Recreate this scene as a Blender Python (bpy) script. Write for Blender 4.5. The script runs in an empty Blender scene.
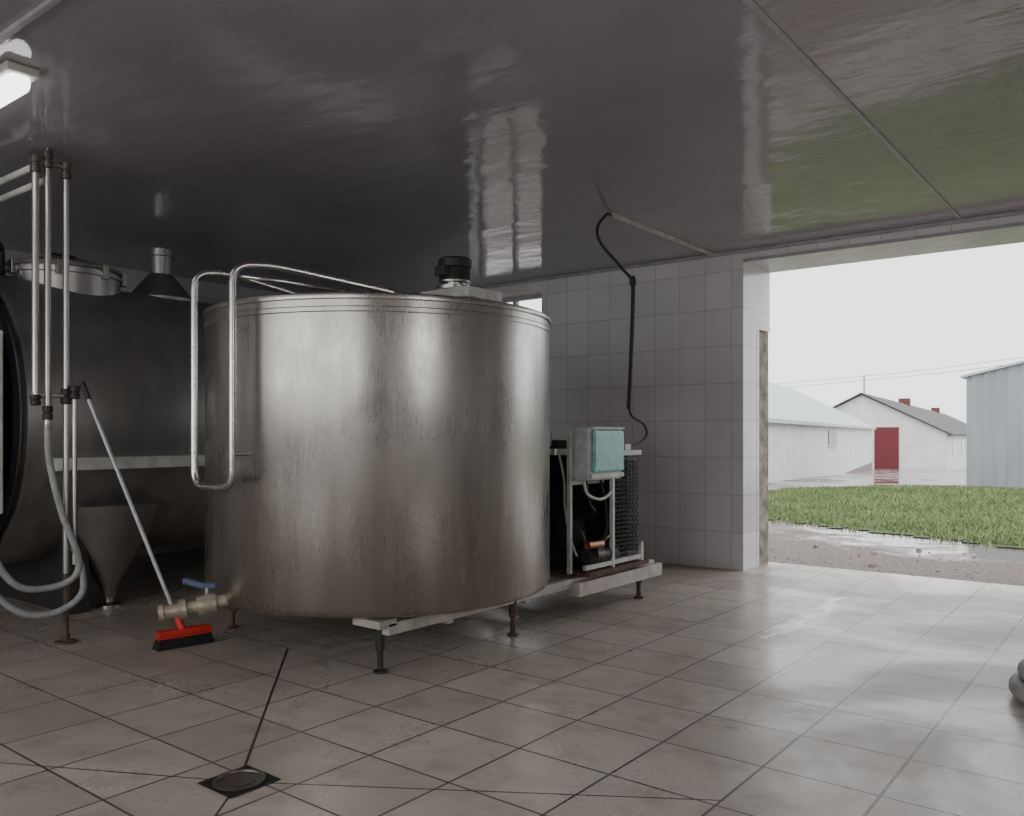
import bpy, math, random
from mathutils import Vector, Matrix
random.seed(4)
D = bpy.data
SC = bpy.context.scene

# ---------------------------------------------------------------- helpers
def link(ob):
    SC.collection.objects.link(ob); return ob

def group(name, loc=(0,0,0)):
    e = D.objects.new(name, None); e.location = loc; e.empty_display_size = .1
    link(e); return e

def adopt(ob, par):
    if par is not None:
        ob.parent = par
        ob.matrix_parent_inverse = Matrix.Translation(par.location).inverted()
    return ob

def mesh(name, v, f, mat, par=None, smooth=False, bevel=0):
    me = D.meshes.new(name); me.from_pydata([tuple(p) for p in v], [], f); me.update()
    if mat: me.materials.append(mat)
    if smooth:
        for p in me.polygons: p.use_smooth = True
    ob = link(D.objects.new(name, me))
    if bevel:
        b = ob.modifiers.new('bev', 'BEVEL'); b.width = bevel; b.segments = 2; b.limit_method = 'ANGLE'
    return adopt(ob, par)

BF = [(0,3,2,1),(4,5,6,7),(0,1,5,4),(1,2,6,5),(2,3,7,6),(3,0,4,7)]
def boxes(name, lst, mat, par=None, bevel=0):
    v=[];f=[]
    for a,b in lst:
        n=len(v)
        x0,y0,z0=a;x1,y1,z1=b
        v+=[(x0,y0,z0),(x1,y0,z0),(x1,y1,z0),(x0,y1,z0),(x0,y0,z1),(x1,y0,z1),(x1,y1,z1),(x0,y1,z1)]
        f+=[tuple(n+i for i in q) for q in BF]
    return mesh(name,v,f,mat,par,False,bevel)
def box(name,a,b,mat,par=None,bevel=0): return boxes(name,[(a,b)],mat,par,bevel)

def lathe(name, prof, o, mat, par=None, axis=(0,0,1), n=48, smooth=True):
    q = Vector((0,0,1)).rotation_difference(Vector(axis).normalized())
    o=Vector(o); v=[];f=[]
    m=len(prof)
    for r,z in prof:
        for i in range(n):
            a=2*math.pi*i/n
            v.append(o+q@Vector((r*math.cos(a),r*math.sin(a),z)))
    for j in range(m-1):
        for i in range(n):
            k=(i+1)%n
            f.append((j*n+i,j*n+k,(j+1)*n+k,(j+1)*n+i))
    if prof[0][0]>1e-4: f.append(tuple(reversed(range(n))))
    if prof[-1][0]>1e-4: f.append(tuple((m-1)*n+i for i in range(n)))
    ob=mesh(name,v,f,mat,par,smooth)
    if smooth:
        md=ob.modifiers.new('es','EDGE_SPLIT'); md.split_angle=math.radians(35)
    return ob

def rod(name,a,b,r,mat,par=None,n=16):
    a=Vector(a);b=Vector(b)
    return lathe(name,[(r,0),(r,(b-a).length)],a,mat,par,b-a,n)

def catmull(pts,n=8):
    P=[Vector(p) for p in pts]; P=[2*P[0]-P[1]]+P+[2*P[-1]-P[-2]]; out=[]
    for i in range(1,len(P)-2):
        for k in range(n):
            t=k/n
            out.append(.5*((2*P[i])+(-P[i-1]+P[i+1])*t+(2*P[i-1]-5*P[i]+4*P[i+1]-P[i+2])*t*t+(-P[i-1]+3*P[i]-3*P[i+1]+P[i+2])*t**3))
    out.append(P[-2]); return out

def fillet(pts,rad,n=6):
    P=[Vector(p) for p in pts]; out=[P[0]]
    for i in range(1,len(P)-1):
        a=(P[i-1]-P[i]);b=(P[i+1]-P[i])
        d=min(rad,a.length*.49,b.length*.49)
        s=P[i]+a.normalized()*d;e=P[i]+b.normalized()*d
        for k in range(n+1):
            t=k/n
            out.append((1-t)**2*s+2*t*(1-t)*P[i]+t*t*e)
    out.append(P[-1]); return out

def sweep(name,pts,r,mat,par=None,n=12,corr=0,step=None):
    P=[Vector(p) for p in pts]
    if step:
        Q=[P[0]];acc=0
        for i in range(1,len(P)):
            seg=P[i]-P[i-1];L=seg.length;pos=step-acc
            while pos<=L:
                Q.append(P[i-1]+seg*(pos/L));pos+=step
            acc=L-(pos-step)
        P=Q
    v=[];f=[]
    t0=(P[1]-P[0]).normalized()
    nrm=t0.orthogonal().normalized()
    for i,p in enumerate(P):
        t=(P[min(i+1,len(P)-1)]-P[max(i-1,0)]).normalized()
        q=t0.rotation_difference(t); nrm=(q@nrm).normalized(); t0=t
        bn=t.cross(nrm)
        rr=r+(corr if i%2 else 0)
        for k in range(n):
            a=2*math.pi*k/n
            v.append(p+rr*(math.cos(a)*nrm+math.sin(a)*bn))
    for i in range(len(P)-1):
        for k in range(n):
            l=(k+1)%n
            f.append((i*n+k,i*n+l,(i+1)*n+l,(i+1)*n+k))
    f.append(tuple(reversed(range(n)))); f.append(tuple((len(P)-1)*n+k for k in range(n)))
    return mesh(name,v,f,mat,par,True)

# ---------------------------------------------------------------- material tools
class NT:
    def __init__(s,name):
        s.m=D.materials.new(name); s.m.use_nodes=True; s.t=s.m.node_tree; s.t.nodes.clear()
        s.out=s.n('ShaderNodeOutputMaterial'); s.p=s.n('ShaderNodeBsdfPrincipled')
        s.l(s.p.outputs[0],s.out.inputs[0]); s.tc=s.n('ShaderNodeTexCoord')
    def n(s,k): return s.t.nodes.new(k)
    def l(s,a,b): s.t.links.new(a,b)
    def put(s,sock,val):
        if hasattr(val,'is_output') : s.l(val,sock)
        else:
            if isinstance(val,(tuple,list)) and len(val)==3 and sock.type=='RGBA': val=(*val,1)
            sock.default_value=val
    def math(s,op,a,b=None,c=None,clamp=False):
        x=s.n('ShaderNodeMath'); x.operation=op; x.use_clamp=clamp
        s.put(x.inputs[0],a)
        if b is not None: s.put(x.inputs[1],b)
        if c is not None: s.put(x.inputs[2],c)
        return x.outputs[0]
    def noise(s,scale,detail=4,stretch=None,rough=.55,dist=0):
        x=s.n('ShaderNodeTexNoise'); x.inputs['Scale'].default_value=scale; x.inputs['Detail'].default_value=detail
        x.inputs['Roughness'].default_value=rough; x.inputs['Distortion'].default_value=dist
        if stretch:
            mp=s.n('ShaderNodeMapping'); mp.inputs['Scale'].default_value=stretch
            s.l(s.tc.outputs['Object'],mp.inputs[0]); s.l(mp.outputs[0],x.inputs['Vector'])
        else: s.l(s.tc.outputs['Object'],x.inputs['Vector'])
        return x.outputs['Fac']
    def ramp(s,fac,stops):
        x=s.n('ShaderNodeValToRGB'); s.l(fac,x.inputs[0]); e=x.color_ramp.elements
        while len(e)<len(stops): e.new(.5)
        for i,(p,c) in enumerate(stops):
            e[i].position=p; e[i].color=(*c,1) if len(c)==3 else c
        return x.outputs[0]
    def mix(s,fac,a,b,mode='MIX'):
        x=s.n('ShaderNodeMix'); x.data_type='RGBA'; x.blend_type=mode
        s.put(x.inputs[0],fac); s.put(x.inputs[6],a); s.put(x.inputs[7],b); return x.outputs[2]
    def rng(s,v,a,b,c,d):
        x=s.n('ShaderNodeMapRange'); s.l(v,x.inputs[0])
        for i,k in enumerate((a,b,c,d)): x.inputs[i+1].default_value=k
        return x.outputs[0]
    def bump(s,h,st,dist=.01,prev=None):
        x=s.n('ShaderNodeBump'); x.inputs['Strength'].default_value=st; x.inputs['Distance'].default_value=dist
        s.l(h,x.inputs['Height'])
        if prev: s.l(prev,x.inputs['Normal'])
        return x.outputs[0]
    def set(s,**k):
        for a,b in k.items(): s.put(s.p.inputs[a.replace('_',' ')],b)
        return s

def simple(name,col,rough=.5,metal=0,var=.25,scale=12,bump=0,coat=0):
    t=NT(name); nz=t.noise(scale)
    t.set(Base_Color=t.ramp(nz,[(.3,tuple(c*(1-var) for c in col)),(.7,tuple(min(1,c*(1+var*.5)) for c in col))]),Metallic=metal)
    t.set(Roughness=t.rng(nz,.3,.7,max(0,rough-.07),min(1,rough+.1)))
    if bump: t.set(Normal=t.bump(nz,bump,.005))
    if coat: t.p.inputs['Coat Weight'].default_value=coat
    return t.m

# stainless
def steel(name,col,rough,dirt=.5,wav=.25,zlow=None,metal=1.0):
    t=NT(name)
    st=t.noise(3,6,(2.5,2.5,.35)); big=t.noise(2.2,5,dist=.6); fine=t.noise(90,3,(1,1,.15)); spot=t.noise(16,4,rough=.7)
    c=t.ramp(st,[(.3,tuple(x*.82 for x in col)),(.7,tuple(x*1.1 for x in col))])
    c=t.mix(t.rng(big,.45,.75,0,dirt),c,(.28,.25,.20))
    c=t.mix(t.rng(spot,.66,.74,0,.25),c,(.62,.60,.55))
    t.set(Metallic=metal,Roughness=t.math('ADD',t.rng(big,.3,.7,rough-.05,rough+.08),t.rng(fine,.3,.7,-.03,.04)))
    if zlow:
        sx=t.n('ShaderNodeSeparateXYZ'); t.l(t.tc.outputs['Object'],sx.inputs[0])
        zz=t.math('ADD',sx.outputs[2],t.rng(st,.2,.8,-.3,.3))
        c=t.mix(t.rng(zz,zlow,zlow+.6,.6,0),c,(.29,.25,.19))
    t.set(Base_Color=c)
    b=t.bump(t.noise(1.6,2,(1,1,.8)),wav,.03); t.set(Normal=t.bump(fine,.06,.002,b))
    return t.m
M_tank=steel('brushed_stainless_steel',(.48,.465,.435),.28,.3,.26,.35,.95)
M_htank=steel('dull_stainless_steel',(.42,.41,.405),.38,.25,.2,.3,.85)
M_pipe=steel('tube_steel',(.50,.49,.47),.3,.2,.1)
M_chrome=simple('polished_tube_steel',(.58,.575,.565),.24,1,.1)
M_white=simple('white_painted_metal',(.60,.60,.56),.45,0,.3,9)
M_frame=simple('cream_painted_frame',(.52,.49,.43),.55,0,.35,7,.3)
M_black=simple('black_metal',(.015,.015,.016),.7,0,.3)
M_dark=simple('dark_cast_iron',(.05,.048,.045),.55,.4,.3,20,.2)
M_plate=simple('worn_drain_plate',(.13,.12,.105),.35,.6,.3,20,.2)
M_rust=simple('rusty_metal',(.14,.085,.06),.8,.2,.6,25,.4)
M_copper=simple('copper_tube',(.30,.15,.10),.4,.8,.3)
M_blue=simple('blue_valve_handle',(.10,.14,.23),.45)
M_red=simple('red_broom_plastic',(.62,.035,.025),.35)
M_brist=simple('black_bristles',(.012,.012,.012),.9)
M_hose=simple('grey_rubber_hose',(.32,.33,.33),.5,0,.3,20)
M_cable=simple('black_cable',(.035,.03,.03),.6)
M_bluegrey=simple('painted_broom_handle',(.45,.46,.49),.35,.3,.3)
M_box=simple('white_grey_plastic',(.58,.64,.62),.4)
M_teal=simple('translucent_teal_cover',(.20,.50,.46),.25,0,.4,14)
M_pvc=simple('white_pvc_trim',(.40,.39,.41),.4,0,.2)
M_brassy=simple('cream_ball_valve',(.46,.40,.32),.4,.5,.3,30)

# floor tiles
def m_floor():
    t=NT('wet_beige_floor_tiles')
    sx=t.n('ShaderNodeSeparateXYZ'); t.l(t.tc.outputs['Object'],sx.inputs[0]); X,Y=sx.outputs[0],sx.outputs[1]
    mp=t.n('ShaderNodeMapping'); mp.inputs['Location'].default_value=(.357,.25,0); t.l(t.tc.outputs['Object'],mp.inputs[0])
    b=t.n('ShaderNodeTexBrick'); b.offset=0; b.squash=1
    t.l(mp.outputs[0],b.inputs['Vector'])
    for k,v in (('Scale',1),('Mortar Size',.005),('Mortar Smooth',.2),('Brick Width',.4),('Row Height',.4),('Bias',0)): b.inputs[k].default_value=v
    b.inputs['Color1'].default_value=(.47,.42,.365,1); b.inputs['Color2'].default_value=(.62,.565,.50,1); b.inputs['Mortar'].default_value=(.055,.042,.033,1)
    big=t.noise(.9,6,rough=.6,dist=.8); med=t.noise(5,6,rough=.65); fine=t.noise(40,3)
    c=t.mix(t.rng(big,.45,.7,0,.5),b.outputs[0],(.26,.215,.17))
    c=t.mix(t.rng(med,.5,.72,0,.5),c,(.24,.19,.145))
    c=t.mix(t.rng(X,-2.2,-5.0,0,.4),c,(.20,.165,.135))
    def seg(ax,ay,bx,by,w):
        L=math.hypot(bx-ax,by-ay); dx,dy=(bx-ax)/L,(by-ay)/L
        px=t.math('SUBTRACT',X,ax); py=t.math('SUBTRACT',Y,ay)
        al=t.math('ADD',t.math('MULTIPLY',px,dx),t.math('MULTIPLY',py,dy))
        pe=t.math('ABSOLUTE',t.math('SUBTRACT',t.math('MULTIPLY',px,dy),t.math('MULTIPLY',py,dx)))
        m=t.math('LESS_THAN',pe,w)
        m=t.math('MULTIPLY',m,t.math('GREATER_THAN',al,0)); return t.math('MULTIPLY',m,t.math('LESS_THAN',al,L))
    dr=(-2.53,1.71); lines=None
    for e,w in (((-3.9,2.95),.006),((-1.15,2.6),.004),((-3.6,1.15),.004),((-1.6,.6),.004)):
        q=seg(dr[0],dr[1],e[0],e[1],w); lines=q if lines is None else t.math('MAXIMUM',lines,q)
    c=t.mix(lines,c,(.05,.04,.035))
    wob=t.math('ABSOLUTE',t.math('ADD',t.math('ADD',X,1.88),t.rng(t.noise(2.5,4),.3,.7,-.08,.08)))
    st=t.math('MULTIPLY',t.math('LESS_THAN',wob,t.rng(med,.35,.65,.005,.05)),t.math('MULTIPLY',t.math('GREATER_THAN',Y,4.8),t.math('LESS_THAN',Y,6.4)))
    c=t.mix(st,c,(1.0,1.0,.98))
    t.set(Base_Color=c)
    wet=t.rng(big,.38,.6,.2,.45)
    t.set(Roughness=t.math('ADD',wet,t.rng(fine,.2,.8,-.04,.08)))
    h=t.math('SUBTRACT',t.math('MULTIPLY',med,.25),t.math('MAXIMUM',b.outputs['Fac'],lines))
    t.set(Normal=t.bump(h,.5,.004)); return t.m

def m_walltile(name,c1,c2,bw=.25,rh=.33):
    t=NT(name)
    sx=t.n('ShaderNodeSeparateXYZ'); t.l(t.tc.outputs['Object'],sx.inputs[0])
    cb=t.n('ShaderNodeCombineXYZ'); t.l(t.math('ADD',sx.outputs[0],sx.outputs[1]),cb.inputs[0]); t.l(sx.outputs[2],cb.inputs[1])
    b=t.n('ShaderNodeTexBrick'); b.offset=0; t.l(cb.outputs[0],b.inputs['Vector'])
    for k,v in (('Scale',1),('Mortar Size',.0026),('Mortar Smooth',.2),('Brick Width',bw),('Row Height',rh)): b.inputs[k].default_value=v
    b.inputs['Color1'].default_value=(*c1,1); b.inputs['Color2'].default_value=(*c2,1); b.inputs['Mortar'].default_value=(.38,.37,.36,1)
    n1=t.noise(1.5,5)
    t.set(Base_Color=t.mix(t.rng(n1,.45,.8,0,.3),b.outputs[0],(.46,.44,.42)),Roughness=t.rng(n1,.3,.7,.12,.26))
    w=t.bump(t.noise(4,2),.25,.01)
    t.set(Normal=t.bump(t.math('SUBTRACT',1.0,b.outputs['Fac']),.4,.003,w)); return t.m

def m_ceil():
    t=NT('glossy_ceiling_panels')
    n1=t.noise(1.2,5)
    t.set(Base_Color=t.ramp(n1,[(.3,(.31,.292,.318)),(.7,(.37,.35,.378))]))
    t.set(Roughness=t.rng(n1,.3,.7,.04,.10))
    t.p.inputs['Specular IOR Level'].default_value=.5
    a=t.bump(t.noise(1.0,2,(1.2,2.2,1)),.5,.025)
    t.set(Normal=t.bump(t.noise(1.0,3,(6,16,1),.6),.32,.006,a))
    return t.m
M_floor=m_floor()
M_wall=m_walltile('white_glazed_wall_tiles',(.66,.645,.655),(.72,.705,.715))
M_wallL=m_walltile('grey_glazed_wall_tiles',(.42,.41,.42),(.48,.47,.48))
M_ceil=m_ceil()
M_conc=simple('weathered_concrete',(.30,.265,.225),.85,0,.65,9,.5)

# ---------------------------------------------------------------- room
H=2.81; YB=7.05; XL=-8.0; XR=2.0; YF=-2.6; DX0=-2.94; DX1=.35; DH=2.71
box('floor',(XL-.2,YF-.2,-.3),(XR+.2,YB+.66,0),M_floor)
box('ceiling',(XL-.2,YF-.2,H),(XR+.2,YB+.30,H+.15),M_ceil)
wx0,wx1,wz0,wz1=-6.1,-5.12,1.0,2.69
boxes('wall_back',[((XL,YB,0),(wx0,YB+.3,H)),((wx0,YB,0),(wx1,YB+.3,wz0)),((wx0,YB,wz1),(wx1,YB+.3,H)),
    ((wx1,YB,0),(DX0,YB+.3,H)),((DX0,YB,DH),(DX1,YB+.3,H)),((DX1,YB,0),(XR,YB+.3,H))],M_wall)
boxes('wall_porch_reveal',[((DX0-.35,YB+.3,-.2),(DX0-.03,YB+.66,H+.15)),((DX1,YB+.3,-.2),(DX1+.35,YB+.66,H+.15))],M_conc)
boxes('trim_1',[((DX0-.03,YB+.3,2.15),(DX0,YB+.62,DH)),((DX0-.02,YB+.31,0),(DX0,YB+.36,2.15)),((DX0-.03,YB+.3,DH),(DX1+.35,YB+.66,H+.15))],M_wall)
box('wall_left',(XL-.2,YF,0),(XL,YB+.3,H),M_wallL)
ry0,ry1=.8,2.0
boxes('wall_right',[((XR,YF,0),(XR+.2,ry0,H)),((XR,ry0,0),(XR+.2,ry1,1.0)),((XR,ry0,2.5),(XR+.2,ry1,H)),((XR,ry1,0),(XR+.2,YB+.3,H))],M_wall)
fx0,fx1=-6.2,.6; fz0,fz1=.8,2.6
boxes('wall_front',[((XL,YF-.2,0),(fx0,YF,H)),((fx0,YF-.2,0),(fx1,YF,fz0)),((fx0,YF-.2,fz1),(fx1,YF,H)),((fx1,YF-.2,0),(XR,YF,H))],M_wall)
def window(name,x0,x1,y,z0,z1,mat,axis='x',nx=2,nz=3):
    g=group(name,(x0,y,z0)) if axis=='x' else group(name,(y,x0,z0))
    L=[];w=.045
    def add(a0,a1,b0,b1):
        if axis=='x': L.append(((a0,y-.03,b0),(a1,y+.03,b1)))
        else: L.append(((y-.03,a0,b0),(y+.03,a1,b1)))
    add(x0,x0+w,z0,z1);add(x1-w,x1,z0,z1);add(x0+w,x1-w,z0,z0+w);add(x0+w,x1-w,z1-w,z1)
    for i in range(1,nx): c=x0+(x1-x0)*i/nx; add(c-.02,c+.02,z0+w,z1-w)
    for i in range(1,nz):
        c=z0+(z1-z0)*i/nz; add(x0+w,x1-w,c-.015,c+.015)
    boxes('frame',L,mat,g); return g
window('window_1',wx0,wx1,YB+.2,wz0,wz1,M_pvc,'x',2,3)
window('window_2',ry0,ry1,XR+.1,1.0,2.5,M_pvc,'y',2,1)
window('added_window_3',fx0,fx1,YF-.1,fz0,fz1,M_pvc,'x',6,1)  # unseen glazing, added this wide to bring in fill light
boxes('trim_2',[((-1.245,YF,H-.008),(-1.218,YB,H))],M_pvc,None,.002)
boxes('trim_3',[((XL,1.395,H-.02),(-3.0,1.42,H))],M_pvc,None,.003)
boxes('trim_4',[((XL,YB-.03,H-.03),(XR,YB,H))],M_pvc,None,.006)
boxes('trim_5',[((DX0,YB-.008,DH-.008),(DX1,YB,DH+.02))],M_pvc)

# ---------------------------------------------------------------- milk cooling tank
cx,cy=-3.788,3.564
g=group('milk_cooling_tank',(cx,cy,0.26))
R=1.02
lathe('shell',[(0,.29),(.80,.277),(.95,.28),(1.0,.297),(R,.33),(R,1.80),(R+.004,1.805),(R+.004,1.825),(R,1.83),(R,1.862),(R+.010,1.865),(R+.013,1.877),(R+.010,1.889),(R-.02,1.90),(.0,1.97)],(cx,cy,0),M_tank,g,n=128)
A=(-3.668,2.44);B=(-4.01,2.44)
p=[(-3.25,3.26,1.93),(-3.30,3.18,1.965),(A[0]+.08,2.60,2.055),(A[0],A[1],2.04),(A[0],A[1],.93),(B[0],B[1],.93),(B[0],B[1],2.04),(B[0]+.06,2.60,2.055),(-3.80,2.99,1.965),(-3.79,3.04,1.92)]
sweep('hook_rail',fillet(p,.09,8),.0185,M_chrome,g,14)
sweep('hook_rail_inner',fillet([(A[0]-.0,A[1]+.03,1.99),(A[0]+.1,2.7,1.98),(-3.4,3.1,1.94)],.05),.012,M_chrome,g)
rod('rail_standoff',(-3.70,2.44,1.1),(-3.70,2.58,1.1),.012,M_chrome,g)
o=Vector((-3.86,2.66,.34)); e=Vector((-4.08,2.31,.28)); d=(e-o).normalized()
lathe('outlet_flange',[(.06,0),(.06,.06),(.075,.065),(.075,.085),(.03,.09)],o,M_rust,g,d,28)
lathe('outlet_valve',[(.034,.085),(.034,.15),(.05,.16),(.058,.20),(.05,.25),(.034,.26),(.034,.30),(.052,.305),(.052,.34),(.036,.345),(.036,.41),(.046,.415),(.046,.44),(.03,.44),(.03,.40),(0,.40)],o,M_brassy,g,d,28)
c=o+d*.205
rod('valve_stem',c,c+Vector((0,0,.09)),.012,M_chrome,g)
mp=c+Vector((0,0,.09))
sweep('valve_handle',catmull([mp+Vector((.02,.04,0)),mp+Vector((-.02,-.02,.008)),mp+Vector((-.07,-.07,.03)),mp+Vector((-.08,-.09,.03))],5),.018,M_blue,g,10)
mx,my=-3.48,3.88
boxes('agitator_bridge',[((mx-.20,my-.10,2.02),(mx+.20,my+.22,2.085)),((mx-.17,my-.08,1.92),(mx-.13,my+.2,2.02)),((mx+.13,my-.08,1.91),(mx+.17,my+.2,2.02))],M_white,g,.006)
lathe('gear_flange',[(.12,0),(.12,.02),(.07,.03),(.07,.04),(.10,.045),(.10,.055)],(mx,my,2.085),M_pipe,g,n=32)
prof=[(.085,0)]
for k in range(7): prof+=[(.085,.003+.011*k),(.095,.004+.011*k),(.095,.010+.011*k),(.085,.011+.011*k)]
prof+=[(.102,.085),(.104,.13),(.09,.142),(.0,.15)]
lathe('motor',prof,(mx,my,2.14),M_dark,g,n=32)
box('motor_terminal',(mx-.04,my-.14,2.16),(mx+.04,my-.09,2.22),M_dark,g,.004)
lathe('lid_knob',[(.05,0),(.05,.05),(.0,.06)],(-3.30,4.05,1.93),M_white,g)

# support frame
g=group('steel_support_frame',(cx,cy,0))
rails=[((-3.11,2.92,.195),(-3.06,5.66,.255)),((-3.10,4.55,.145),(-3.00,5.67,.235)),((-4.60,2.98,.195),(-4.55,5.66,.255))]
for y in (3.4,4.1,4.65,5.0,5.6):
    rails.append(((-4.55,y-.025,.17),(-3.08,y+.025,.237)))
boxes('rails',rails,M_frame,g,.004)
boxes('tank_pads',[((x-.09,y-.09,.235),(x+.09,y+.09,.279)) for x in (-3.2,-4.4) for y in (3.2,4.1)]+[((-3.26,2.86,.235),(-3.06,2.98,.275))],M_frame,g,.004)
for i,(x,y) in enumerate(((-3.13,2.93),(-3.08,3.95),(-3.06,5.42),(-4.57,3.04),(-4.58,4.2),(-4.58,5.45))):
    lathe('leg_%d'%i,[(.035,0),(.035,.012),(.016,.02),(.016,.11),(.024,.115),(.024,.22)],(x,y,0),M_rust if i else M_dark,g,n=16)

# ---------------------------------------------------------------- condensing unit
g=group('condensing_unit',(-3.4,5.1,.26))
box('base_tray',(-3.85,4.66,.258),(-2.99,5.45,.285),M_rust,g,.004)
boxes('frame_posts',[((x-.014,y-.014,.27),(x+.014,y+.014,z)) for x,y,z in ((-3.14,4.64,1.22),(-3.03,5.0,.92),(-3.8,4.70,1.15),(-3.03,5.40,.42),(-3.8,5.40,1.10))]
    +[((-3.155,4.64,.86),(-3.13,5.06,.89)),((-3.05,4.66,.30),(-3.02,5.4,.33))],M_white,g,.002)
lathe('compressor',[(.13,0),(.15,.02),(.155,.15),(.155,.25),(.13,.32),(.07,.35),(0,.355)],(-3.38,4.93,.285),M_black,g,n=32)
lathe('receiver',[(0,0),(.06,.02),(.075,.06),(.075,.36),(.06,.40),(0,.42)],(-3.10,4.72,.37),M_black,g,(0,1,0),24)
rod('filter_drier',(-3.04,4.70,.46),(-3.04,4.88,.455),.026,M_copper,g,16)
lathe('service_valve',[(.02,0),(.035,.01),(.035,.05),(.02,.06),(.02,.10)],(-3.04,4.80,.40),M_pipe,g,(.6,.8,0),16)
box('condenser_core',(-3.78,5.18,.32),(-3.10,5.34,1.04),M_black,g,.004)
boxes('condenser_fins',[((-3.085,5.06,.36+.03*k),(-3.04,5.37,.372+.03*k)) for k in range(23)],M_dark,g)
for k in range(6):
    y=5.09+.05*k
    sweep('coil_%d'%k,[(-3.03,y+.012*(1 if j%2 else -1),.37+j*.028) for j in range(24)],.005,M_dark,g,6)
box('left_radiator',(-3.82,4.72,.40),(-3.50,4.76,1.12),M_black,g,.004)
lathe('fan_ring',[(.22,0),(.25,0),(.25,.06),(.22,.06)],(-3.45,5.12,.70),M_black,g,(0,1,0),32)
boxes('control_box',[((-3.155,4.68,.89),(-3.01,5.10,1.25))],M_box,g,.015)
boxes('control_box_cover',[((-3.012,4.70,.945),(-2.98,5.085,1.225))],M_teal,g,.014)
boxes('control_box_lip',[((-3.012,4.685,.905),(-2.99,5.095,.935)),((-3.012,4.685,1.232),(-2.985,5.095,1.246))],M_white,g,.004)
boxes('side_switch',[((-3.10,5.11,1.05),(-3.0,5.36,1.085)),((-3.06,5.16,1.085),(-3.02,5.24,1.13))],M_white,g,.004)
boxes('small_top_boxes',[((-3.62,4.66,1.12),(-3.5,4.76,1.2)),((-3.42,4.66,1.10),(-3.24,4.80,1.16)),((-3.36,4.72,.285),(-3.2,4.82,.40))],M_dark,g,.005)
rod('gauge_tube',(-3.30,4.62,1.12),(-3.30,4.62,1.22),.03,M_pipe,g)
for k,(pts,r,m) in enumerate([
  ([(-3.08,4.72,.89),(-3.05,4.72,.80),(-3.03,4.85,.76),(-3.03,4.98,.80),(-3.05,5.02,.88)],.010,M_white),
  ([(-3.10,4.78,.89),(-3.06,4.76,.74),(-3.1,4.88,.66),(-3.3,4.93,.62)],.009,M_cable),
  ([(-3.1,4.96,.89),(-3.06,4.97,.70),(-3.08,5.0,.52),(-3.06,4.86,.46)],.009,M_cable),
  ([(-3.25,4.66,1.1),(-3.2,4.66,.9),(-3.22,4.70,.7),(-3.16,4.68,.5),(-3.12,4.7,.38)],.008,M_white),
  ([(-3.04,4.88,.455),(-3.03,4.95,.50),(-3.05,5.05,.46),(-3.06,5.12,.38)],.009,M_copper),
  ([(-3.36,4.90,.62),(-3.25,4.72,.60),(-3.1,4.70,.56),(-3.05,4.70,.47)],.010,M_cable)]):
    sweep('hose_%d'%k,catmull(pts,6),r,m,g,8)

g=group('hanging_power_cable',(-3.2,5.28,H))
box('ceiling_conduit',(-3.215,5.26,H-.028),(-3.185,YB-.03,H),M_white,g,.004)
sweep('cable',catmull([(-3.2,5.28,H-.02),(-3.2,5.20,H-.03),(-3.2,5.08,2.66),(-3.18,5.10,2.55),(-3.12,5.28,2.40),(-3.08,5.37,2.30),(-3.08,5.375,2.1)],8),.011,M_cable,g,10)
sweep('cable_sheath',catmull([(-3.08,5.375,2.35),(-3.08,5.37,2.1),(-3.08,5.34,1.7),(-3.08,5.31,1.38)],6),.015,M_cable,g,12)
sweep('cable_tail',catmull([(-3.08,5.31,1.40),(-3.08,5.36,1.33),(-3.06,5.50,1.27),(-3.05,5.52,1.19),(-3.05,5.40,1.13),(-3.05,5.24,1.12)],8),.009,M_cable,g,10)
lathe('joint',[(.024,0),(.024,.05)],(-3.08,5.37,2.28),M_cable,g,n=16)

# ---------------------------------------------------------------- horizontal tank
hx,hz,hr=-6.45,1.3,1.0
g=group('horizontal_milk_tank',(hx,4.0,0))
lathe('shell',[(0,-.12),(.5,-.10),(.85,-.04),(.95,0),(.95,.03),(hr+.02,.035),(hr+.02,.06),(hr,.065),(hr,3.7),(hr+.02,3.705),(hr+.02,3.73),(.95,3.74),(.6,3.82),(0,3.86)],(hx,2.17,hz),M_htank,g,(0,1,0),96)
lathe('end_ring',[(.90,0),(1.01,0),(1.01,.035),(.90,.035)],(hx,2.13,hz),M_black,g,(0,1,0),64)
box('side_ledge',(hx+.96,2.36,.97),(hx+1.05,5.85,1.05),M_white,g,.008)
boxes('saddle',[((hx-.7,2.6,.0),(hx+.7,2.72,.55)),((hx-.7,5.2,0),(hx+.7,5.32,.55))],M_dark,g)
lathe('outlet_cone',[(.045,.06),(.06,.14),(.32,.62),(.36,.72)],(-5.84,2.9,0),M_htank,g,n=40)
lathe('outlet_foot',[(.08,0),(.08,.015),(.03,.03),(.03,.12)],(-5.84,2.9,0),M_pipe,g,n=20)
lathe('manhole',[(.38,-.12),(.38,.08),(.40,.085),(.40,.11),(.375,.115),(.375,.125),(.40,.13),(.395,.155),(.25,.20),(0,.22)],(-6.35,2.82,2.24),M_htank,g,n=64)
for k in range(8):
    a=k*math.pi/4+.3
    box('clamp_%d'%k,(-6.35+.40*math.cos(a)-.02,2.82+.40*math.sin(a)-.02,2.30),(-6.35+.40*math.cos(a)+.02,2.82+.40*math.sin(a)+.02,2.40),M_pipe,g,.004)
sweep('manhole_handle',fillet([(-6.35,2.72,2.43),(-6.35,2.72,2.50),(-6.35,2.92,2.50),(-6.35,2.92,2.43)],.04),.01,M_dark,g)
lathe('vent_hood',[(.25,-.06),(.25,.0),(.10,.19),(.085,.20),(.085,.34),(.10,.345),(.10,.36),(.085,.365),(.085,.40),(.075,.41),(0,.41)],(-6.40,3.60,2.28),M_htank,g,n=40)
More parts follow.
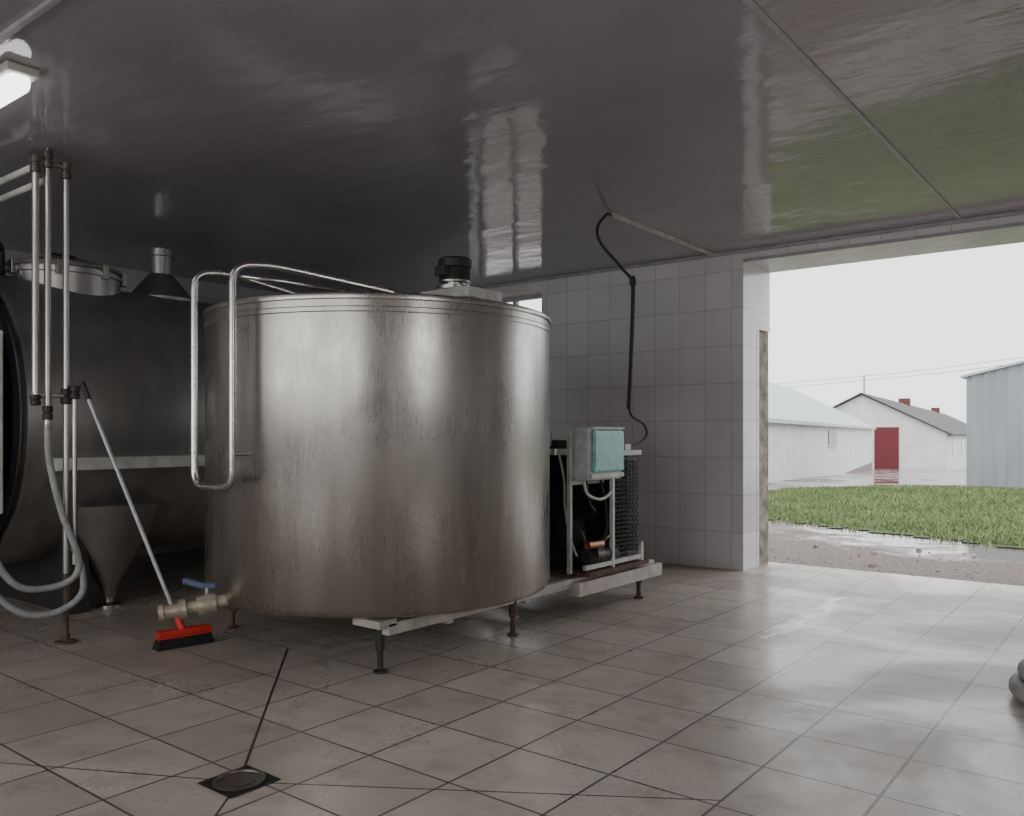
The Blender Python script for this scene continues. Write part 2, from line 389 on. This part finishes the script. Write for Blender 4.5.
sweep('top_pipe',fillet([(-6.3,2.38,2.25),(-6.3,2.38,2.48),(-6.0,2.15,2.48),(-6.0,1.9,2.55)],.06),.03,M_dark,g)
boxes('end_cabinet',[((-6.1,1.86,.73),(-5.40,2.06,1.81))],M_white,g,.01)
boxes('end_cabinet_bracket',[((-6.0,2.05,.9),(-5.9,2.15,1.0)),((-6.0,2.05,1.5),(-5.9,2.15,1.6))],M_dark,g)

# ---------------------------------------------------------------- milk pipes
px=-5.0
g=group('milk_pipe_stand',(px,2.23,0))
ys=(2.07,2.135,2.235)
lathe('foot_plate',[(.06,0),(.06,.012),(.022,.018),(.022,.05)],(px,ys[2],0),M_rust,g,n=20)
rod('pipe_long',(px,ys[2],.40),(px,ys[2],2.74),.017,M_pipe,g)
rod('pipe_foot',(px,ys[2],.02),(px,ys[2],.41),.016,M_rust,g)
rod('pipe_left',(px,ys[0],1.36),(px,ys[0],2.74),.019,M_pipe,g)
rod('pipe_mid',(px,ys[1],1.24),(px,ys[1],2.80),.019,M_pipe,g)
rod('pipe_low',(px+.03,2.27,.45),(px+.03,2.27,1.43),.014,M_pipe,g)
for k,(y,z,l) in enumerate(((ys[0],2.66,.10),(ys[1],2.70,.10),(ys[2],2.66,.1),(ys[0],1.36,.06),(ys[1],1.28,.08),(ys[2],1.37,.09),(2.27,1.40,.08))):
    lathe('fitting_%d'%k,[(.019,0),(.028,.005),(.028,l*.4),(.022,l*.45),(.022,l*.55),(.028,l*.6),(.028,l-.005),(.019,l)],(px if k<6 else px+.03,y,z),M_plate if k<3 else M_dark,g,n=20)
sweep('feed_1',fillet([(px,ys[0],2.70),(-5.6,ys[0],2.70),(-7.9,ys[0],2.70)],.03),.018,M_white,g)
sweep('feed_2',[(px,ys[1],2.64),(-5.6,ys[1],2.64),(-7.9,ys[1],2.64)],.018,M_white,g)
rod('cross_tie',(px,ys[0]-.02,1.42),(px,ys[2]+.05,1.42),.014,M_brassy,g)
rod('cross_tie_top',(px,ys[0]-.03,2.73),(px,ys[2]+.03,2.73),.016,M_pipe,g)
rod('ceiling_hanger',(px,ys[1],2.78),(px,ys[1],H),.008,M_pipe,g)
g=group('milk_hose',(px,2.1,.3))
sweep('hose_upper',catmull([(px,ys[1],1.26),(px+.01,2.14,1.05),(px+.03,2.20,.75),(px+.05,2.28,.50),(px+.03,2.27,.38),(px,2.16,.33),(px-.02,2.0,.35),(px-.05,1.90,.48),(px-.06,1.86,.66),(px-.12,1.75,.9)],8),.019,M_hose,g,12)
sweep('hose_lower',catmull([(px,ys[2]+.04,.55),(px+.04,2.31,.40),(px+.04,2.30,.27),(px+.02,2.18,.19),(px,2.02,.20),(px-.04,1.90,.30),(px-.05,1.82,.42),(px-.1,1.7,.6)],8),.019,M_hose,g,12)

# ---------------------------------------------------------------- broom
g=group('floor_broom',(-4.41,2.62,0))
top=Vector((-4.94,2.30,1.49)); bot=Vector((-4.42,2.60,.115))
rod('handle',bot,top,.012,M_bluegrey,g)
rod('grip',top-(top-bot).normalized()*.10,top+(top-bot).normalized()*.01,.016,M_cable,g)
dv=Vector((.05,.30,0)).normalized(); nv=Vector((dv.y,-dv.x,0)); c=Vector((-4.41,2.62,0))
def obox(name,a0,a1,b0,b1,z0,z1,mat,flare=0):
    v=[]
    for z,fl in ((z0,flare),(z1,0)):
        for s,t_ in ((a0-fl,b0-fl),(a1+fl,b0-fl),(a1+fl,b1+fl),(a0-fl,b1+fl)):
            v.append(c+dv*s+nv*t_+Vector((0,0,z)))
    return mesh(name,v,BF,mat,g,False,.006 if not flare else 0)
obox('head',-.15,.15,-.03,.03,.065,.10,M_red)
obox('head_edge',-.155,.155,-.033,.033,.055,.066,M_red)
obox('bristles',-.145,.145,-.03,.03,0,.06,M_brist,.016)
lathe('socket',[(.022,0),(.02,.08)],(-4.41,2.61,.095),M_red,g,(top-bot),16)

# ---------------------------------------------------------------- drain
g=group('floor_drain',(-2.53,1.71,0))
dx,dy=-2.53,1.71
n=48;v=[];f=[];s=.10
for k in range(n):
    a=2*math.pi*k/n; ca,sa=math.cos(a),math.sin(a); m=s/max(abs(ca),abs(sa))
    v+= [(dx+m*ca,dy+m*sa,.003),(dx+.094*ca,dy+.094*sa,.003),(dx+.088*ca,dy+.088*sa,.0025)]
for k in range(n):
    a,b=3*k,3*((k+1)%n); f+=[(a,b,b+1,a+1),(a+1,b+1,b+2,a+2)]
mesh('plate',v,f,M_black,g)
lathe('rim',[(.080,.002),(.088,.004),(.088,.010),(.079,.010),(.077,.004)],(dx,dy,0),M_plate,g,n=48)
lathe('dark_hole_disc',[(.0,.0015),(.086,.0015)],(dx,dy,0),M_black,g,n=48)  # shade of the drain hole, painted as a flat black disc
lathe('inner_ring',[(.050,.002),(.055,.002),(.055,.007),(.050,.007)],(dx,dy,0),M_plate,g,n=32)
boxes('grate',[((dx-.05,dy-.003+o_,.003),(dx+.05,dy+.003+o_,.006)) for o_ in (-.024,0,.024)],M_dark,g)

# ---------------------------------------------------------------- hose on the floor right
pts=[]
for k in range(60):
    a=2.6+k*.14; r=.38-.0008*k
    pts.append((-.17+r*math.cos(a),4.50+r*math.sin(a),.048+.0016*k*(1 if k>40 else .5)))
M_hose2=simple('light_grey_suction_hose',(.42,.42,.40),.45,0,.2,20)
g=group('coiled_suction_hose',(-.17,4.5,0))
sweep('hose',pts,.036,M_hose2,g,14,.007,.011)

# ---------------------------------------------------------------- fluorescent lamps
t=NT('lit_diffuser'); t.set(Base_Color=(.9,.9,.9)); t.p.inputs['Emission Color'].default_value=(1,.98,.95,1); t.p.inputs['Emission Strength'].default_value=4
M_em=t.m
def lamp(name,x0,x1,y):
    g=group(name,(x0,y,H))
    box('housing',(x0,y-.07,H-.04),(x1,y+.07,H),M_white,g,.01)
    lathe('diffuser',[(.0,0),(.04,.01),(.05,.04),(.05,x1-x0-.08),(.04,x1-x0-.05),(0,x1-x0-.04)],(x0+.02,y,H-.065),M_em,g,(1,0,0),20)
lamp('fluorescent_ceiling_lamp',-5.10,-3.93,1.58)
lamp('added_ceiling_lamp.001',-2.2,-.9,-1.0)  # unseen lamp behind the viewer, added to brighten the room
lamp('added_ceiling_lamp.002',-5.4,-4.1,-1.0)  # another added lamp out of view, for more light

# ================================================================ OUTSIDE
def gz(y): return -.12 if y<22 else -.12-.03*(y-22)
def m_ground():
    t=NT('wet_gravel_ground')
    sx=t.n('ShaderNodeSeparateXYZ'); t.l(t.tc.outputs['Object'],sx.inputs[0])
    a=t.math('ADD',t.noise(.5,6,rough=.7,dist=1),t.rng(sx.outputs[1],9.2,11.0,-.14,.04)); b=t.noise(18,6,rough=.8)
    c=t.ramp(b,[(.3,(.045,.035,.03)),(.7,(.24,.195,.165))])
    c=t.mix(t.rng(a,.5,.62,0,.5),c,(.15,.14,.135))
    c=t.mix(t.rng(sx.outputs[1],20,24,0,.6),c,(.20,.185,.18))
    t.set(Base_Color=c,Roughness=t.rng(a,.46,.53,.65,.04))
    hb=t.math('MULTIPLY',b,t.rng(a,.46,.53,1,.02)); t.set(Normal=t.bump(hb,.8,.04)); return t.m
ys_=[YB+.66,12,17,22,40,70,120,260]
v=[];f=[]
for y in ys_: v+=[(-150,y,gz(y)),(60,y,gz(y))]
for k in range(len(ys_)-1): f.append((2*k,2*k+1,2*k+3,2*k+2))
mesh('ground',v,f,m_ground())
mesh('ground_yard',[(-150,-30,-.31),(60,-30,-.31),(60,YB+.66,-.31),(-150,YB+.66,-.31)],[(0,1,2,3)],M_conc)
def m_grass():
    t=NT('grass_blades'); a=t.noise(.8,4); b=t.noise(30,2)
    c=t.ramp(a,[(.3,(.10,.165,.05)),(.7,(.20,.265,.09))]); c=t.mix(t.rng(b,.4,.7,0,.4),c,(.27,.31,.15))
    t.set(Base_Color=c,Roughness=.6); return t.m
MG=m_grass()
MGs=simple('grass_soil',(.07,.10,.04),.9,0,.5,3)
poly=[(-7.1,14.5),(-4.9,12.7),(-3.0,12.0),(-1.3,11.3),(3,11.1),(4,14),(4,24.4),(-4.5,24.4),(-5.8,22),(-7.2,20)]
def inside(x,y):
    c=False;j=len(poly)-1
    for i in range(len(poly)):
        xi,yi=poly[i];xj,yj=poly[j]
        if (yi>y)!=(yj>y) and x<(xj-xi)*(y-yi)/(yj-yi)+xi: c=not c
        j=i
    return c
g=group('grass_lawn',(0,18,-.12))
v=[];f=[];idx={}
stp=.2
for iy in range(50,125):
    for ix in range(-40,22):
        x,y=ix*stp,iy*stp
        if inside(x+.1+random.uniform(-.15,.15),y+.1+random.uniform(-.2,.2)):
            q=[]
            for a,b in ((ix,iy),(ix+1,iy),(ix+1,iy+1),(ix,iy+1)):
                if (a,b) not in idx:
                    idx[(a,b)]=len(v); v.append((a*stp,b*stp,gz(b*stp)+.012))
                q.append(idx[(a,b)])
            f.append(tuple(q))
mesh('turf',v,f,MGs,g)
v=[];f=[]
cnt=0
while cnt<38000:
    y=10.9+13.5*random.random()**1.3; x=random.uniform(-7.2,2.5)
    if not inside(x+random.uniform(-.15,.15),y+random.uniform(-.2,.2)) : continue
    if x>-.10*y+1.8: continue
    cnt+=1
    h=random.uniform(.03,.09); w=.008+.0007*y; a=random.random()*3.14
    z=gz(y); lx,ly=random.uniform(-.04,.04),random.uniform(-.04,.04)
    n=len(v); v+=[(x-w*math.cos(a),y-w*math.sin(a),z),(x+w*math.cos(a),y+w*math.sin(a),z),(x+lx,y+ly,z+h)]
    f.append((n,n+1,n+2))
mesh('blades',v,f,MG,g)
v=[];f=[]
for k in range(320):
    x=random.uniform(-5,.8); y=random.uniform(8.0,10.6); s=random.choice([.01,.012,.015,.02,.035] if k%6==0 else [.01,.015])
    n=len(v)
    for q in ((-1,-1,0),(1,-1,0),(1,1,0),(-1,1,0),(-.5,-.6,1),(.6,-.5,.8),(.5,.5,1),(-.6,.5,.7)):
        v.append((x+q[0]*s*random.uniform(.7,1.3),y+q[1]*s*random.uniform(.7,1.3),-.125+q[2]*s))
    f+=[tuple(n+i for i in q) for q in BF]
mesh('gravel_stones',v,f,M_conc)

M_wb=simple('whitewashed_wall',(.80,.78,.77),.85,0,.12,1.5)
M_roofA=simple('pale_blue_metal_roof',(.46,.53,.54),.45,0,.12,2)
M_roofB=simple('dark_grey_roof',(.07,.068,.07),.7,0,.3,2)
M_brick=simple('chimney_brick',(.16,.07,.055),.9,0,.4,6)
M_rdoor=simple('dark_red_door',(.15,.02,.025),.6)
M_glass=simple('dark_window_glass',(.07,.08,.09),.15)
def m_corr():
    t=NT('grey_blue_corrugated_sheet'); a=t.noise(1,4,(1,1,.3))
    t.set(Base_Color=t.ramp(a,[(.3,(.25,.28,.305)),(.7,(.34,.37,.39))]),Roughness=.5,Metallic=.2); return t.m
M_corr=m_corr()

def barn(name,p0,dirv,L,W,zb,ze,zr,mw,mr,over=.35):
    g=group(name,(p0[0],p0[1],zb)); d=Vector((*dirv,0)).normalized(); s=Vector((-d.y,d.x,0)); p=Vector((*p0,0))
    def P(a,b,z): q=p+d*a+s*b; return (q.x,q.y,z)
    v=[P(0,0,zb),P(0,W,zb),P(0,W,ze),P(0,W/2,zr-.05),P(0,0,ze),P(L,0,zb),P(L,W,zb),P(L,W,ze),P(L,W/2,zr-.05),P(L,0,ze)]
    mesh('walls',v,[(0,4,3,2,1),(5,6,7,8,9),(0,5,9,4),(1,2,7,6)],mw,g)
    sl=(zr-ze)/(W/2); o=over; th=.14
    v=[];
    for a in (-o,L+o):
        for b,z in ((-o,ze-o*sl),(W/2,zr),(W+o,ze-o*sl)): v+= [P(a,b,z+.02),P(a,b,z+th)]
    f=[(0,2,3,1),(2,4,5,3),(6,7,9,8),(8,9,11,10),(1,3,9,7),(3,5,11,9),(0,6,8,2),(2,8,10,4),(0,1,7,6),(4,10,11,5)]
    mesh('roof',v,f,mr,g)
    return g,P
g,P=barn('white_cowshed',(-7.92,18.0),(-7,36.4),44,10.5,-2.2,1.62,4.3,M_wb,M_roofA,.25)
def patch(name,P,a0,a1,z0,z1,mat,par,b=-.04,th=.06):
    v=[P(a0,b,z0),P(a1,b,z0),P(a1,b+th,z0),P(a0,b+th,z0),P(a0,b,z1),P(a1,b,z1),P(a1,b+th,z1),P(a0,b+th,z1)]
    mesh(name,v,BF,mat,par)
patch('shed_window',P,19.0,22.0,.72,1.38,M_glass,g)
patch('shed_window_sill',P,18.8,22.2,.64,.71,M_wb,g,-.08)
patch('plinth',P,0,44,-2.2,-.75,M_conc,g,-.02,.02)
g,P=barn('white_farm_building',(-13.5,71.7),(-.117,.993),85,12.3,-3.2,1.25,4.4,M_wb,M_roofB,.4)
def gpatch(name,P,b0,b1,z0,z1,mat,par):
    v=[P(-.08,b0,z0),P(-.08,b1,z0),P(.02,b1,z0),P(.02,b0,z0),P(-.08,b0,z1),P(-.08,b1,z1),P(.02,b1,z1),P(.02,b0,z1)]
    mesh(name,v,BF,mat,par)
gpatch('red_door',P,3.4,5.2,-1.9,1.75,M_rdoor,g)
for a,nm in ((28,'chimney_1'),(66,'chimney_2')):
    v=[P(a,5.6,3.8),P(a+1.2,5.6,3.8),P(a+1.2,6.7,3.8),P(a,6.7,3.8)]; h=5.1
    v+=[(q[0],q[1],h) for q in v]; mesh(nm,v,BF,M_brick,g)
for k in range(5):
    patch('side_window_%d'%k,P,6+k*11,8.5+k*11,-.6,.6,M_glass,g)
g=group('corrugated_metal_shed',(-4.25,25,-.3))
x0,x1,yf,zb=-4.25,3.5,25.0,-.3
xm=(x0+x1)/2; ze,zr=2.70,3.6
v=[];f=[];N=110
for k in range(N+1):
    x=x0+(x1-x0)*k/N; y=yf-(.03 if (k//2)%2 else 0)
    top=ze+(zr-ze)*(1-abs(x-xm)/(xm-x0))
    v+=[(x,y,zb),(x,y,top)]
for k in range(N): f.append((2*k,2*k+2,2*k+3,2*k+1))
mesh('gable_sheet',v,f,M_corr,g)
box('side_wall_left',(x0+.03,yf+.02,zb-.3),(x0+.09,yf+12,ze),M_corr,g); box('side_wall_right',(x1-.09,yf+.02,zb-.3),(x1-.03,yf+12,ze),M_corr,g)
v=[]
for y in (yf-.12,yf+12.1):
    for x,z in ((x0-.12,ze-.03),(xm,zr),(x1+.12,ze-.03)): v+=[(x,y,z+.01),(x,y,z+.07)]
f=[(0,2,3,1),(2,4,5,3),(6,7,9,8),(8,9,11,10),(1,3,9,7),(3,5,11,9),(0,6,8,2),(2,8,10,4),(0,1,7,6),(4,10,11,5)]
mesh('roof',v,f,M_roofA,g)
g=group('utility_pole',(-26.0,95,-3))
rod('pole',(-26.0,95,-3),(-26.0,95,7.6),.07,M_conc,g)
for k,z in enumerate((7.45,7.0)):
    pts=[]
    for i in range(21):
        u=i/20; pts.append((-26+40*u,95-35*u,z+1.6*u-1.2*4*u*(1-u)*.5))
    sweep('wire_%d'%k,pts,.022,M_cable,g,5)
    pts=[(-26-50*i/20,95-10*i/20,z-1.0*4*(i/20)*(1-i/20)) for i in range(21)]
    sweep('wire_b_%d'%k,pts,.022,M_cable,g,5)

# ---------------------------------------------------------------- world: overcast sky
w=D.worlds.new('overcast_sky'); SC.world=w; w.use_nodes=True; nt=w.node_tree; bg=nt.nodes['Background']
tc=nt.nodes.new('ShaderNodeTexCoord'); sp=nt.nodes.new('ShaderNodeSeparateXYZ'); nt.links.new(tc.outputs['Generated'],sp.inputs[0])
rp=nt.nodes.new('ShaderNodeValToRGB'); nt.links.new(sp.outputs[2],rp.inputs[0])
e=rp.color_ramp.elements; e[0].position=0; e[0].color=(.84,.86,.885,1); e[1].position=.6; e[1].color=(1.0,1.0,1.02,1)
nt.links.new(rp.outputs[0],bg.inputs[0]); bg.inputs[1].default_value=2.8
def area(name,loc,rot,sx_,sy_,power=None,col=(1,1,1)):
    l=D.lights.new(name,'AREA'); l.shape='RECTANGLE'; l.size=sx_; l.size_y=sy_; l.color=col
    if power is None: l.cycles.is_portal=True
    else: l.energy=power
    o=link(D.objects.new(name,l)); o.location=loc; o.rotation_euler=rot
area('door_sky_portal',((DX0+DX1)/2,YB+.7,DH/2),(math.radians(-90),0,0),DX1-DX0,DH)
area('window_sky_portal',((wx0+wx1)/2,YB+.32,(wz0+wz1)/2),(math.radians(-90),0,0),wx1-wx0,wz1-wz0)
# fill lamps added in the unseen window openings, standing in for daylight
area('front_window_fill',((fx0+fx1)/2,YF-.19,(fz0+fz1)/2),(math.radians(90),0,0),fx1-fx0,fz1-fz0,68,(1,.98,.965))
area('right_window_fill',(XR+.19,(ry0+ry1)/2,1.75),(0,math.radians(90),0),1.5,ry1-ry0,22,(1,.99,.975))

# ---------------------------------------------------------------- camera
cam=D.cameras.new('camera'); co=link(D.objects.new('camera',cam)); co.location=(0,0,1.2)
co.rotation_euler=(math.radians(90),0,math.radians(38.0)); cam.sensor_width=36; cam.lens=29.6; cam.shift_y=.0254
cam.clip_end=500
SC.camera=co
